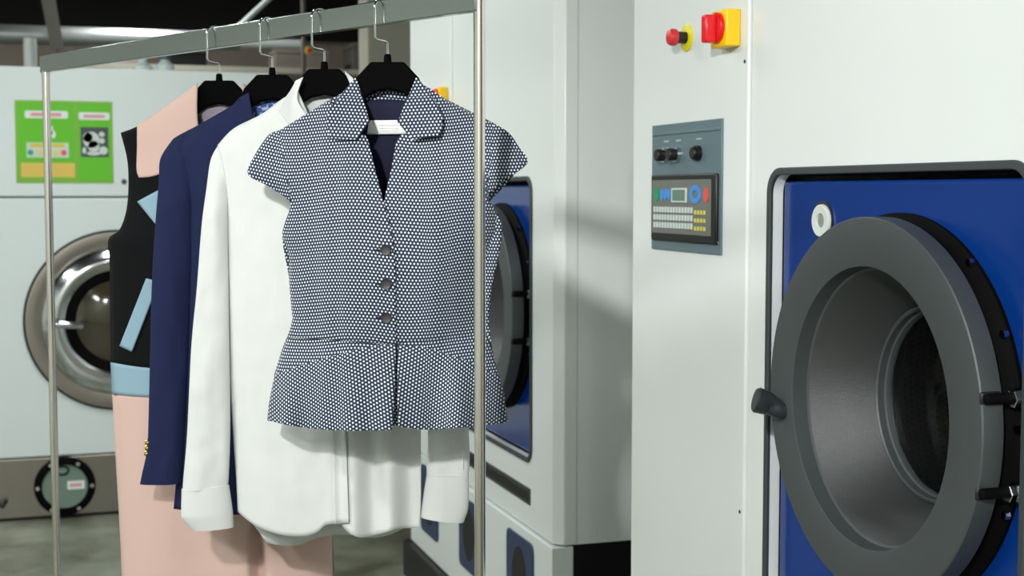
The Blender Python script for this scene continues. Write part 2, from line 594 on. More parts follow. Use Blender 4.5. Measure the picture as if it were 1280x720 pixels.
def dry_cleaner():
    t = empty('dry_cleaning_machine', (FACE_X, 1.38, 0), 0)
    Y0, Y1, SE, ZB, ZT, DEP = -.025, 1.51, .965, .482, 2.32, 1.15
    fy0, fy1, fz0, fz1 = .178, .882, .674, 1.4413            # door recess
    fc = ((fy0 + fy1) / 2, (fz0 + fz1) / 2)
    hole = rrect(fy0, fy1, fz0, fz1, .035)
    out = onrect(hole, Y0, SE - .002, ZB, ZT, fc)
    # shell of the door side: front plate with the recess, then the closed box behind
    m = MB()
    cor = .024
    out2 = onrect(hole, Y0 + cor, SE - .002, ZB, ZT, fc)
    n = len(hole)
    m.holed(out2, hole, 0, .024)
    body = m.build('front_plate', 'white', t, bevel=.002)
    m = MB()
    m.prism([(cor, Y0), (.0, Y0 + cor), (.06, Y0 + cor), (.06, Y0)], ZB, ZT, 'z')
    m.build('corner_post', 'white', t, bevel=.003)
    m = MB()
    m.box(.026, DEP, Y0 + .002, Y0 + .022, ZB, ZT)
    m.box(.026, DEP, SE - .02, SE - .002, ZB, ZT)
    m.box(.026, DEP, Y0 + .022, SE - .02, ZT - .02, ZT)
    m.box(.026, DEP, Y0 + .022, SE - .02, ZB, ZB + .02)
    m.box(DEP - .02, DEP, Y0 + .022, SE - .02, ZB + .02, ZT - .02)
    m.build('cabinet', 'white', t)
    MB().box(-.006, DEP, SE + .002, Y1, ZB, ZT).build('control_cabinet', 'white', t, bevel=.004)
    # recess trim and liner
    m = MB()
    m.holed(rrect(fy0 - .012, fy1 + .012, fz0 - .012, fz1 + .012, .045), rrect(fy0 + .001, fy1 - .001, fz0 + .001, fz1 - .001, .034), -.005, .003)
    m.build('recess_trim', 'trim', t, bevel=.002)
    MB().holed(rrect(fy0 - .004, fy1 + .004, fz0 - .004, fz1 + .004, .038), rrect(fy0 + .004, fy1 - .004, fz0 + .004, fz1 - .004, .03), .024, .04).build('recess_gasket', 'gasket', t)
    # blue door plate
    dy, dz = .50, 1.076                                       # door centre
    N = 96
    hc = circ(dy, dz, .262, N)
    rect = onrect(hc, fy0 + .014, fy1 - .006, fz0 + .006, fz1 - .012, (dy, dz))
    MB().holed(rect, hc, .020, .036).build('door_plate', 'blue', t, bevel=.006, seg=3)
    c = (0, dy, dz)
    MB().lathe([(.021, .302), (.014, .302), (.010, .296), (-.002, .286), (-.012, .286), (-.012, .262), (.03, .262)], c, 'x', 96).build('door_gasket', 'gasket', t, smooth=True)
    ring = MB().lathe([(-.012, .262), (-.012, .296), (-.0435, .296), (-.0455, .294), (-.0455, .222), (-.044, .2195), (-.019, .217), (-.017, .2135)], c, 'x', 128).build('door_ring', 'grey', t, smooth=True)
    MB().lathe([(-.017, .2135), (-.015, .211), (.080, .160), (.083, .158)], c, 'x', 128).build('door_cone', 'bowl', t, smooth=True)
    MB().lathe([(.083, .158), (.077, .157), (.075, .153), (.078, .1505), (.090, .150), (.092, .147), (.10, .146)], c, 'x', 96).build('glass_rim', 'grey', t, smooth=True)
    MB().lathe([(.098, .148), (.096, .11), (.094, .05), (.0935, .0005)], c, 'x', 64).build('door_glass', 'glass', t, smooth=True)
    MB().lathe([(.13, .20), (.13, .235), (.17, .24), (.5, .24), (.505, .235), (.505, .001)], c, 'x', 72, uvscale=True).build('drum', 'drum', t, smooth=True)
    # handle on the far side of the ring
    hy, hz = dy + .250, 1.034
    MB().tube([(-.045, hy, hz), (-.050, hy, hz), (-.056, hy + .004, hz + .004), (-.064, hy + .009, hz + .010), (-.068, hy + .011, hz + .012), (-.086, hy + .018, hz + .018), (-.0895, hy + .019, hz + .019)],
              [.015, .016, .0165, .018, .0205, .0225, .0195], 20).build('door_handle', 'handle', t, smooth=True)
    # hinge bolts and gasket nuts on the near side
    for k, (bz, full) in enumerate(((1.1305, 1), (.9998, 1), (1.31, 0), (1.215, 0), (1.088, 0), (.965, 0))):
        s = (bz - dz) / .297
        by = dy - .297 * math.sqrt(max(0, 1 - s * s))
        if full:
            bo = MB().tube([(-.0435, by - .003, bz), (-.041, by - .003, bz), (.002, by - .004, bz)], [.004, .0078, .0078], 14).build('hinge_bolt', 'gasket', t, smooth=True)
            MB().lathe([(-.006, .012), (-.005, .013), (.006, .013), (.007, .012)], (0, by - .010, bz), 'x', 6, capend=True).build('nut', 'chrome', bo, ang=30)
            MB().lathe([(.007, .015), (.009, .015)], (0, by - .010, bz), 'x', 20, capend=True).build('washer_disc', 'chrome', bo)
            MB().tube([(.009, by - .010, bz), (.03, by - .010, bz)], .007, 12).build('stud', 'chrome', bo, smooth=True)
            MB().box(-.0460, -.013, by - .0005, by + .0065, bz - .0095, bz + .0095).build('slot', 'black', bo, bevel=.003)
        else:
            MB().lathe([(.004, .006), (.012, .006)], (0, by - .004, bz), 'x', 6, capend=True).build('gasket_nut', 'chrome', t)
    # lock
    lk = MB().lathe([(.021, .034), (.0185, .034), (.0175, .029)], (0, .738, 1.361), 'x', 32).build('lock', 'black', t, smooth=True)
    MB().lathe([(.018, .0285), (.013, .0275), (.012, .026), (.013, .013), (.018, .012)], (0, .736, 1.361), 'x', 32).build('lock_ring', 'lockw', lk, smooth=True)
    MB().lathe([(.018, .0125), (.0155, .011), (.015, .001)], (0, .736, 1.361), 'x', 24).build('lock_core', 'lockg', lk, smooth=True)
    # control panel
    q = -.006
    py0, py1, pz0, pz1 = 1.065, 1.396, 1.288, 1.5515
    cp = MB().box(q - .004, q + .001, py0, py1, pz0, pz1).build('control_panel', 'panel', t, bevel=.0012)
    for z in (pz1 - .020, pz0 + .024):
        MB().box(q - .0065, q - .003, py0 + .006, py1 - .006, z - .0025, z + .0025).build('panel_ridge', 'panel', cp, bevel=.001)
    for i, (kx, chrome) in enumerate(((1.322, 1), (1.262, 1), (1.165, 0))):
        kz = 1.487
        kb = MB().lathe([(q - .004, .0155), (q - .012, .0155)], (0, kx, kz), 'x', 24, capend=True).build('knob_collar', 'chrome' if chrome else 'black', cp, smooth=True)
        MB().lathe([(q - .012, .0125), (q - .026 if chrome else q - .018, .0125), (q - .028 if chrome else q - .020, .011)], (0, kx, kz), 'x', 24, capend=True).build('knob', 'black', kb, smooth=True)
        MB().box(q - .0046, q - .0035, kx - .012, kx + .012, kz + .027, kz + .030).build('label_mark', 'mark', cp)
    # keypad unit
    ky0, ky1, kz0, kz1 = 1.074, 1.384, 1.308, 1.446
    kp = MB().box(q - .011, q - .003, ky0, ky1, kz0, kz1).build('keypad_frame', 'black', t, bevel=.003)
    fx = q - .0115
    MB().box(fx, fx + .002, ky0 + .020, ky1 - .008, kz0 + .016, kz1 - .011).build('keypad_film', 'panel2', kp)
    ux0, ux1, uz0, uz1 = ky0 + .020, ky1 - .008, kz0 + .016, kz1 - .011

    def U(u):  # u 0..1 runs left to right in the photograph (far to near)
        return ux1 + (ux0 - ux1) * u

    def V(v):
        return uz1 + (uz0 - uz1) * v

    def pad(name, m_, u, v, ru, rv, rim=None):
        ry, rz = ru * (ux1 - ux0), rv * (uz1 - uz0)
        mb = MB()
        if rim:
            mb.holed(circ(U(u), V(v), ry, 28, rz), circ(U(u), V(v), ry * rim, 28, rz * rim), fx - .0015, fx)
        else:
            mb.prism(circ(U(u), V(v), ry, 28, rz), fx - .0015, fx)
        return mb.build(name, m_, kp)
    pad('start_key', 'keyg', .085, .265, .042, .135)
    for u in (.185, .245, .305):
        pad('program_key', 'keyb', u, .27, .030, .105)
    MB().box(fx - .0025, fx, U(.62), U(.36), V(.42), V(.15)).build('lcd_frame', 'lcdframe', kp, bevel=.0006)
    MB().box(fx - .003, fx, U(.595), U(.385), V(.385), V(.185)).build('lcd', 'lcd', kp)
    pad('cursor_ring', 'keyb', .755, .265, .095, .165, .45)
    pad('stop_key', 'keyr', .925, .275, .040, .135)
    kw = kyel = None
    for row in range(3):
        v = .555 + row * .145
        for cI in range(18):
            white = cI < 14
            u = .05 + cI * .0495 + (.012 if not white else 0)
            src = kw if white else kyel
            if src is None:
                mb = MB().box(-.0012, 0, -.0045, .0045, -.0058 if white else -.0045, .0058 if white else .0035)
                src = mb.build('key', 'keyw' if white else 'keyy', kp)
                if white:
                    kw = src
                else:
                    kyel = src
                k_ = src
            else:
                k_ = src.copy()
                col.objects.link(k_)
            k_.location = (fx, U(u), V(v if white else v + .03))
    # emergency stop
    ey, ez = 1.232, 1.7215
    es = MB().lathe([(q + .001, .0275), (q - .003, .0275), (q - .004, .026)], (0, ey, ez), 'x', 32, capend=True).build('stop_disc', 'lime', t, smooth=True)
    MB().lathe([(q - .004, .012), (q - .027, .012)], (0, ey, ez), 'x', 24, capend=True).build('stop_stem', 'black', es, smooth=True)
    MB().lathe([(q - .024, .013), (q - .026, .0165), (q - .034, .0175), (q - .041, .0145), (q - .044, .007), (q - .0445, .001)], (0, ey, ez), 'x', 28, capend=True).build('stop_button', 'red2', es, smooth=True)
    # main switch
    ms = MB().box(q - .030, q, .998, 1.066, 1.682, 1.751).build('main_switch', 'yellow', t, bevel=.003)
    MB().lathe([(q - .030, .029), (q - .036, .029), (q - .038, .027)], (0, 1.034, 1.718), 'x', 32, capend=True).build('switch_disc', 'red', ms, smooth=True)
    MB().box(q - .060, q - .036, 1.024, 1.046, 1.690, 1.742).build('switch_grip', 'red', ms, bevel=.004)
    for z in (1.652, .804):
        MB().lathe([(q - .0008, .0035), (q + .001, .0035)], (0, SE + .016, z), 'x', 12, capend=True).build('screw_hole', 'black', t)
    # slot, lower unit and plinth
    MB().box(-.003, .004, .18, .86, .546, .593).build('vent_slot', 'trim', t, bevel=.002)
    MB().box(-.0035, .0, .19, .85, .556, .583).build('vent_opening', 'black', t)
    lo = MB().box(-.012, .05, Y0, Y1, .135, ZB - .004).build('lower_front', 'white', t, bevel=.003)
    for (a, b_, z1_) in ((.115, .350, .452), (.625, .850, .445), (1.115, 1.345, .452)):
        pl = MB().prism(rrect(a, b_, .215, z1_, .025), -.017, -.012).build('drawer_plate', 'navyplate', t, bevel=.002)
        MB().prism(circ((a + b_) / 2, .335, .062, 24, .085), -.0175, -.016).build('finger_hole', 'black', pl)
    MB().lathe([(-.016, .006), (-.012, .006)], (0, .045, .36), 'x', 10, capend=True).build('screw', 'chrome', t)
    MB().box(.055, DEP - .05, .02, Y1 - .02, .02, ZB - .002).build('base_frame', 'black', t)
    MB().box(-.035, .05, .0, Y1 + .03, 0, .132).build('plinth', 'black', t, bevel=.004)
    return t


mach = dry_cleaner()
tag(mach, 'white dry cleaning machine in the right foreground, with full control panel and round grey door', 'machine', 'white dry cleaning machines')
mach2 = copy_tree(mach)
mach2.location = (FACE_X, 3.43, 0)
tag(mach2, 'white dry cleaning machine half hidden behind the dotted vest and rack post', 'machine', 'white dry cleaning machines')

# ------------------------------------------------------------------ washer at the back
WY = 6.3
w = empty('washing_machine', (.25, WY, 0), 0, 'large white front loading washer with round steel door behind the rack', 'washer')
MB().box(-.70, .70, 0, 1.1, .272, 1.384).build('cabinet', 'white2', w, bevel=.006)
MB().box(-.70, .70, -.006, 1.1, 1.390, 1.938).build('control_head', 'white2', w, bevel=.006)
MB().box(-.69, .69, .006, 1.09, 1.38, 1.395).build('joint', 'trim', w)
MB().box(-.70, .70, -.004, 1.1, .012, .268).build('base_panel', 'steel', w, bevel=.004)
MB().box(-.68, .68, .03, 1.05, 0, .02).build('base_shadow_strip', 'black', w)  # black strip stands in for the shadow line under the washer
c = (0, 0, .855)
MB().lathe([(0, .392), (-.012, .392), (-.016, .386)], c, 'y', 80).build('door_seal', 'gasket', w, smooth=True)
MB().lathe([(-.012, .386), (-.022, .382), (-.026, .33), (-.022, .318)], c, 'y', 80).build('door_flange', 'steel', w, smooth=True)
MB().lathe([(-.022, .318), (-.05, .314), (-.072, .285), (-.078, .25), (-.070, .222), (-.055, .214)], c, 'y', 80).build('door_rim', 'chrome', w, smooth=True)
MB().lathe([(-.058, .216), (-.060, .205), (-.050, .178), (-.042, .176)], c, 'y', 64).build('glass_seal', 'gasket', w, smooth=True)
MB().lathe([(-.046, .18), (-.062, .12), (-.070, .05), (-.071, .001)], c, 'y', 48).build('door_glass', 'wglass', w, smooth=True)
hd = MB().tube([(-.275, -.075, .855), (-.27, -.115, .857), (-.20, -.125, .85), (-.15, -.122, .842)], [.014, .016, .017, .012], 14).build('door_handle', 'chrome', w, smooth=True)
MB().lathe([(-.07, .026), (-.125, .022)], (-.275, 0, .857), 'y', 20, capend=True).build('handle_boss', 'chrome', hd, smooth=True)
# sight glass
c = (-.236, 0, .140)
sg = MB().lathe([(-.004, .128), (-.022, .126), (-.026, .118), (-.026, .098), (-.012, .094)], c, 'y', 48).build('sight_ring', 'gasket', w, smooth=True)
MB().lathe([(-.014, .096), (-.013, .001)], c, 'y', 40).build('sight_glass', 'sight', sg)
for k in range(6):
    a = 2 * PI * k / 6
    MB().lathe([(-.032, .009), (-.026, .009)], (c[0] + .112 * math.cos(a), 0, c[2] + .112 * math.sin(a)), 'y', 10, capend=True).build('bolt', 'chrome', sg)
MB().box(c[0] + .01, c[0] + .082, -.0165, -.014, c[2] - .015, c[2] + .022).build('sticker', 'signw', sg)
MB().box(c[0] + .02, c[0] + .07, -.0172, -.016, c[2] - .002, c[2] + .010).build('sticker_print', 'signpink', sg)
MB().holed(circ(c[0] - .01, c[2] + .07, .03, 24, .022), circ(c[0] - .01, c[2] + .07, .022, 24, .015), -.0175, -.014, 'y').build('float_ring', 'gasket', sg)
MB().tube([(-.52, -.004, .10), (-.52, -.03, .095), (-.49, -.035, .07), (-.475, -.03, .10)], .008, 10).build('base_hook', 'black', w, smooth=True)
MB().lathe([(-.006, .011), (-.014, .010)], (.035, 0, 1.455), 'y', 16, capend=True).build('lock', 'trim', w)

# green instruction sign stuck on the washer
sx0, sx1, sz0, sz1 = -.1542, .2417, 1.448, 1.797
sg = empty('instruction_sign', (0, WY - .0065, 0), 0, 'bright green instruction sign with white strips on the washer', 'sign')


def SP(u, v):  # u, v in the sign, 0..1 from top left
    return sx0 + (sx1 - sx0) * u, sz1 + (sz0 - sz1) * v


def flat(name, m, u0, u1, v0, v1, lay=1, r=.0):
    x0, z1 = SP(u0, v0)
    x1, z0 = SP(u1, v1)
    a = -.002 - lay * .0006
    mb = MB()
    if r:
        mb.prism(rrect(x0, x1, z0, z1, r, 5), a, -.0015, 'y')
    else:
        mb.box(x0, x1, a, -.0015, z0, z1)
    return mb.build(name, m, sg)


MB().box(sx0, sx1, -.002, 0, sz0, sz1).build('board', 'green2', sg)
flat('green_field', 'green', .03, .60, .03, .74, 1)
flat('green_field', 'green', .64, .98, .03, .97, 1)
flat('title_strip', 'signw', .10, .54, .125, .215, 2, .008)
flat('title_print', 'signpink', .16, .47, .15, .19, 3)
flat('title_strip', 'signw', .65, .97, .135, .225, 2, .008)
flat('title_print', 'signpink', .70, .92, .165, .20, 3)
flat('strip', 'signgrey', .11, .54, .51, .69, 2)
flat('yellow_band', 'signyel', .15, .50, .52, .565, 3)
flat('cream_band', 'signcream', .20, .46, .60, .67, 3)
for u, m_ in ((.15, 'signteal'), (.49, 'signred')):
    x_, z_ = SP(u, .63)
    MB().prism(circ(x_, z_, .012, 20), -.0042, -.0015, 'y').build('dot', m_, sg)
x_, z_ = SP(.385, .41)
MB().prism(circ(x_, z_, .010, 20, .016), -.0035, -.0015, 'y').build('emblem', 'signw', sg)
x_, z_ = SP(.37, .36)
MB().prism(circ(x_, z_, .005, 16, .020), -.0035, -.0015, 'y').build('emblem', 'signw', sg)
flat('ochre_strip', 'ochre', .05, .60, .755, .93, 2)
flat('picture', 'signdark', .665, .955, .315, .68, 2)
for (u, v, ru, rv) in ((.775, .47, .085, .10), (.74, .44, .05, .06), (.80, .55, .06, .07), (.885, .40, .03, .03), (.885, .48, .03, .035), (.90, .60, .045, .05),
                       (.80, .635, .075, .025), (.70, .60, .02, .04)):
    x_, z_ = SP(u, v)
    MB().prism(circ(x_, z_, ru * (sx1 - sx0), 20, rv * (sz1 - sz0)), -.0039, -.0015, 'y').build('picture_shape', 'signgrey', sg)

# jugs standing on the washer
for k, (x, h_, lab, capm) in enumerate(((.40, .075, 'white plastic jug on the washer top, left of two', 'pvc'), (.50, .085, 'pale plastic jug with teal cap on the washer top', 'teal'))):
    j = empty('plastic_jug', (x, 6.75, 1.938), 0, lab, 'jug', 'jugs on the washer')
    MB().lathe([(0, .001), (0, .040), (h_ * .7, .042), (h_ * .9, .022), (h_, .018)], (0, 0, 0), 'z', 20).build('body', 'jug', j, smooth=True)
    MB().lathe([(h_, .020), (h_ + .022, .020)], (0, 0, 0), 'z', 16, capend=True).build('cap', capm, j, smooth=True)

# ------------------------------------------------------------------ clothes rack
RR, RF = -.0504, 2.05
LR, LF = -1.0203, 3.089
BARV = Vector((LR - RR, LF - RF, 0))
RLEN = BARV.length
BARD = BARV.normalized()                                   # near post -> far post, in (right, forward)
PERP = Vector((BARD.y, -BARD.x, 0))                        # to the right and away from the camera
BZ0, BZ1 = 1.671, 1.708
rack_loc = rfz(RR, RF, 0)
rack_ang = math.atan2((rfz(LR, LF, 0) - rack_loc).y, (rfz(LR, LF, 0) - rack_loc).x)
rk = empty('clothes_rack', rack_loc, rack_ang, 'polished steel clothes rack with flat top bar and slim round posts', 'rack')
MB().box(-.004, RLEN + .014, -.0075, .0075, BZ0, BZ1).build('top_bar', 'bar', rk, bevel=.0015)
for x, top in ((0.0, 1.80), (RLEN, BZ0 + .004)):
    MB().tube([(x, 0 if x else -.004, .11), (x, 0 if x else -.004, top)], .0085, 20).build('post', 'post', rk, smooth=True)
MB().lathe([(BZ0 - .004, .0098), (BZ0, .0098)], (RLEN, 0, 0), 'z', 20, capend=True).build('post_collar', 'post', rk, smooth=True)
MB().tube([(0, 0, .20), (RLEN, 0, .20)], .0085, 16).build('lower_rail', 'post', rk, smooth=True)
for x in (0, RLEN):
    f_ = MB().box(x - .0125, x + .0125, -.24, .24, .085, .11).build('foot', 'post', rk, bevel=.002)
    for s in (-1, 1):
        MB().lathe([(-.011, .03), (-.011, .034), (.011, .034), (.011, .03)], (x, s * .21, .034), 'x', 24, capend=True).build('castor', 'foot', f_, smooth=True)
        MB().box(x - .014, x + .014, s * .21 - .012, s * .21 + .012, .05, .086).build('castor_fork', 'post', f_)


# ------------------------------------------------------------------ hangers and clothes
def pix(px, py, f):
    """pixel -> (right, forward, z) on the upright plane at forward distance f"""
    a, b_ = (px - 640) / FPX, (360 - py) / FPX
    ff = math.cos(PITCH) + b_ * math.sin(PITCH)
    zz = b_ * math.cos(PITCH) - math.sin(PITCH)
    k = f / ff
    return Vector((a * k, f, CAMH + zz * k))


class Garment:
    def __init__(self, name, cx, f, label, cat, zbase):
        self.f = f
        self.r0 = pix(cx, 300, f).x
        self.z0 = zbase
        self.o = empty(name, rfz(self.r0, f, zbase), -YAW, label, cat)

    def loc(self, p):
        return (p[0] - self.r0, p[1] - self.f, p[2] - self.z0)

    def place(self, px, py, depth):
        """pixel -> local point on the surface depth(r, z) in front of the hanging plane"""
        p = pix(px, py, self.f)
        d = 0
        for _ in range(5):
            d = depth(p.x - self.r0, p.z)
            p = pix(px, py, self.f - d)
        return Vector((p.x - self.r0, -d, p.z - self.z0))


def crom(pts, n):
    """n+1 points along a Catmull-Rom curve through pts, spaced by length"""
    P = [Vector((p[0], p[1])) for p in pts]
    if len(P) == 2:
        return [P[0].lerp(P[1], i / n) for i in range(n + 1)]
    dense = []
    for i in range(len(P) - 1):
        p0, p1, p2, p3 = P[max(i - 1, 0)], P[i], P[i + 1], P[min(i + 2, len(P) - 1)]
        for k in range(16):
            t = k / 16
            dense.append(.5 * ((2 * p1) + (p2 - p0) * t + (2 * p0 - 5 * p1 + 4 * p2 - p3) * t * t + (3 * p1 - p0 - 3 * p2 + p3) * t ** 3))
    dense.append(P[-1])
    L = [0]
    for i in range(1, len(dense)):
        L.append(L[-1] + (dense[i] - dense[i - 1]).length)
    out, j = [], 0
    for i in range(n + 1):
        s = L[-1] * i / n
        while j < len(L) - 2 and L[j + 1] < s:
            j += 1
        seg = L[j + 1] - L[j]
        out.append(dense[j].lerp(dense[j + 1], 0 if seg < 1e-9 else (s - L[j]) / seg))
    return out


def table(tab):
    """piecewise linear lookup over pixel rows"""
    def f(y):
        if y <= tab[0][0]:
            return tab[0][1]
        for (a, va), (b_, vb) in zip(tab, tab[1:]):
            if y <= b_:
                return va + (vb - va) * (y - a) / (b_ - a)
        return tab[-1][1]
    return f


def panel(g, name, m, top, bottom, left, right, depth, nu=40, nv=50, off=0.0, uvrot=0.0, uvo=(0, 0), solid=.0016, parent=None, flip=False, uvfun=None):
    """Coons patch: boundaries in photograph pixels, lifted on to the garment's depth function"""
    T, B, L, R = crom(top, nu), crom(bottom, nu), crom(left, nv), crom(right, nv)
    vs, uvs, fs = [], [], []
    for j in range(nv + 1):
        v = j / nv
        for i in range(nu + 1):
            u = i / nu
            p = (T[i] * (1 - v) + B[i] * v + L[j] * (1 - u) + R[j] * u
                 - (T[0] * (1 - u) * (1 - v) + T[-1] * u * (1 - v) + B[0] * (1 - u) * v + B[-1] * u * v))
            o_ = off(u, v) if callable(off) else off
            q = g.place(p.x, p.y, lambda r, z: depth(r, z) + o_)
            vs.append(q)
            uu, vv = (uvfun(q) if uvfun else (q.x, q.z))
            c_, s_ = math.cos(uvrot), math.sin(uvrot)
            uvs.append((uu * c_ - vv * s_ + uvo[0], uu * s_ + vv * c_ + uvo[1]))
    for j in range(nv):
        for i in range(nu):
            a = j * (nu + 1) + i
            fs.append((a, a + 1, a + nu + 2, a + nu + 1))
    return MB().add(vs, fs, uvs).build(name, m, parent or g.o, smooth=True, solid=solid, ang=70)


def sleeve(g, name, m, rows, k=.62, off=0.0, n=28, sub=8, wob=.0, parent=None, seed=0, closed_end=False, top=False):
    """tube through rows of (left pixel, right pixel)"""
    Ls, Rs = crom([r[0] for r in rows], len(rows) * sub), crom([r[1] for r in rows], len(rows) * sub)
    vs, fs = [], []
    for j, (a, b_) in enumerate(zip(Ls, Rs)):
        ease = min(1, .08 + 4.2 * j / (len(Ls) - 1)) if top else 1
        pa = g.place(a.x, a.y, lambda r, z: off * ease)
        pb = g.place(b_.x, b_.y, lambda r, z: off * ease)
        c_, h = (pa + pb) / 2, (pb - pa) / 2
        hl = h.length
        for i in range(n):
            t = 2 * PI * i / n
            d = Vector((0, -1, 0)) * math.sin(t) * hl * k * (.35 + .65 * ease)
            q = c_ + h * math.cos(t) + d
            if wob:
                q.y += wob * noise.noise(Vector((q.x * 26 + seed, q.z * 9, seed * 3.1))) * abs(math.sin(t))
                q.y += wob * .5 * noise.noise(Vector((q.x * 60 + seed, q.z * 30, seed * 1.1))) * abs(math.sin(t))
            vs.append(q)
    for j in range(len(Ls) - 1):
        for i in range(n):
            i2 = (i + 1) % n
            fs.append((j * n + i, j * n + i2, (j + 1) * n + i2, (j + 1) * n + i))
    fs.append(tuple(range(n)))
    if closed_end:
        fs.append(tuple((len(Ls) - 1) * n + i for i in range(n)))
    return MB().add(vs, fs).build(name, m, parent or g.o, smooth=True, ang=70)


def zrow(f):
    """height -> photograph row on the plane at f"""
    def g_(z):
        return 360 - FPX * ((z - CAMH) * math.cos(PITCH) + f * math.sin(PITCH)) / (f * math.cos(PITCH) - (z - CAMH) * math.sin(PITCH))
    return g_


HANG = dict(vest=(484.6, 2.2130), shirt=(405.6, 2.337), jacket=(340.5, 2.456), dress=(274.0, 2.584))


def make_hanger():
    """hanger in its own frame: x right, y forward, z from the hook's base; the hook's plane is square to the rack bar"""
    t = empty('clothes_hanger', (0, 0, 0))
    s = 2.213 / FPX

    def L(x, y):
        return ((x - 484.6) * s, (78 - y) * s)
    up = [(464, 80), (446, 99), (438, 118), (400, 152), (376, 168), (370, 175)]
    lowl = [(376, 181), (396, 172), (425, 152), (451, 128), (467, 117), (484.6, 113.5)]
    left = [L(*p) for p in up] + [L(*p) for p in lowl]
    right = [(-p[0], p[1]) for p in reversed(left)]
    pts = left + right[1:]
    MB().prism(pts, -.0075, .0075, 'y').build('body', 'hanger', t, bevel=.003)
    MB().lathe([(-.004, .0065), (.008, .0055), (.010, .004)], (0, 0, 0), 'z', 16, capend=True).build('collar', 'hanger', t, smooth=True)
    return t


def hook_path(zbase):
    """hook points relative to the hanger origin at height zbase, along PERP"""
    zc = BZ1 - .0126
    a0 = -.0245
    r = .0164
    pts = [(0, -.002), (0, .012), (0, 1.6425 - 1.6158), (-.003, 1.645 - 1.6158), (a0 + .003, 1.6475 - 1.6158), (a0, 1.651 - 1.6158)]
    pts = [(a, zbase + z) for a, z in pts]
    pts.append((a0, zc - .01))
    for i in range(13):
        t = PI - PI * i / 12
        pts.append((a0 + r + r * math.cos(t), zc + r * math.sin(t)))
    pts.append((a0 + 2 * r, zc - .008))
    return pts


hang0 = make_hanger()
HLAB = dict(vest='black hanger holding the dotted vest', shirt='black hanger holding the white shirt',
            jacket='black hanger holding the navy jacket', dress='black hanger holding the pink and black dress')
bar_ctr_off = -.0245 + .0164
for key in ('vest', 'shirt', 'jacket', 'dress'):
    hx, hf = HANG[key]
    # hook plane passes through the bar: the hanger hangs under the point where the bar crosses the hook
    base = pix(hx, 300, hf)
    # exact position on the bar for that pixel column: bar point = near post + s*BARD ; hanger axis = bar point - PERP*bar_ctr_off
    best = min((abs((640 + FPX * ((RR + s_ * BARD.x - PERP.x * bar_ctr_off) / ((RF + s_ * BARD.y - PERP.y * bar_ctr_off) * math.cos(PITCH) - .2 * math.sin(PITCH)))) - hx), s_)
               for s_ in [i * RLEN / 2000 for i in range(2001)])
    s_ = best[1]
    hr, hf = RR + s_ * BARD.x - PERP.x * bar_ctr_off, RF + s_ * BARD.y - PERP.y * bar_ctr_off
    HANG[key] = (hx, hf)
    o = hang0 if key == 'vest' else copy_tree(hang0)
    zb = 1.6158
    o.location = rfz(hr, hf, zb)
    o.rotation_euler = (0, 0, -YAW)
    tag(o, HLAB[key], 'hanger', 'black hangers on the rack')
hk = MB().tube([(PERP.x * a, PERP.y * a, z - 1.6158) for a, z in hook_path(1.6158)], .0017, 10).build('hook', 'chrome', None, smooth=True)
first = True
for o in [o for o in col.objects if o.name.startswith('clothes_hanger')]:
    h_ = hk if first else hk.copy()
    if not first:
        col.objects.link(h_)
    h_.parent = o
    first = False

# ---- dotted vest ---------------------------------------------------------
VF = HANG['vest'][1]
g = Garment('sleeveless_vest', 484, VF, 'navy vest with white dots, cap sleeves and three buttons, nearest on the rack', 'vest', 1.03)
Vrow = zrow(VF)
VW = table([(90, 40), (122, 70), (160, 136), (190, 165), (218, 180), (251, 140), (294, 134), (317, 124), (388, 121), (398, 119), (421, 126), (468, 142), (504, 149), (540, 152)])
VT = table([(90, .022), (130, .026), (170, .034), (218, .048), (260, .060), (330, .064), (400, .056), (425, .052), (470, .060), (540, .074)])
ppm = FPX / VF


def vest_depth(r, z):
    y = Vrow(z)
    W = VW(y) / ppm
    s_ = min(1, abs(r) / W)
    d = VT(y) * (1 - s_ ** 2.4) ** .6
    # soft drape: princess darts and small waves
    k = max(0, min(1, (y - 190) / 60)) * max(0, min(1, (470 - y) / 60))
    d += k * .003 * (math.exp(-((abs(r) - .076) / .012) ** 2) - math.tanh((abs(r) - .066) / .005) * .6 - math.tanh((abs(r) - .100) / .006) * .5)
    d += .003 * noise.noise(Vector((r * 14, z * 6, 1.7)))
    if y > 425:
        k = min(1, (y - 425) / 100)
        d += k * (.006 * math.sin(r * 62) + .004 * math.sin(r * 120 + 1))
    return d


def vest_uv(q):
    W = .17
    s_ = max(-1, min(1, q.x / W))
    fold = (1 if q.x > 0 else -1) * .0022 * (math.tanh((abs(q.x) - .066) / .006) + math.tanh((abs(q.x) - .100) / .007) + 2)
    return (q.x * (1 + .16 * s_ * s_) + fold, q.z + .004 * math.sin(q.x * 30) + .003 * noise.noise(Vector((q.x * 18, q.z * 10, 3))))


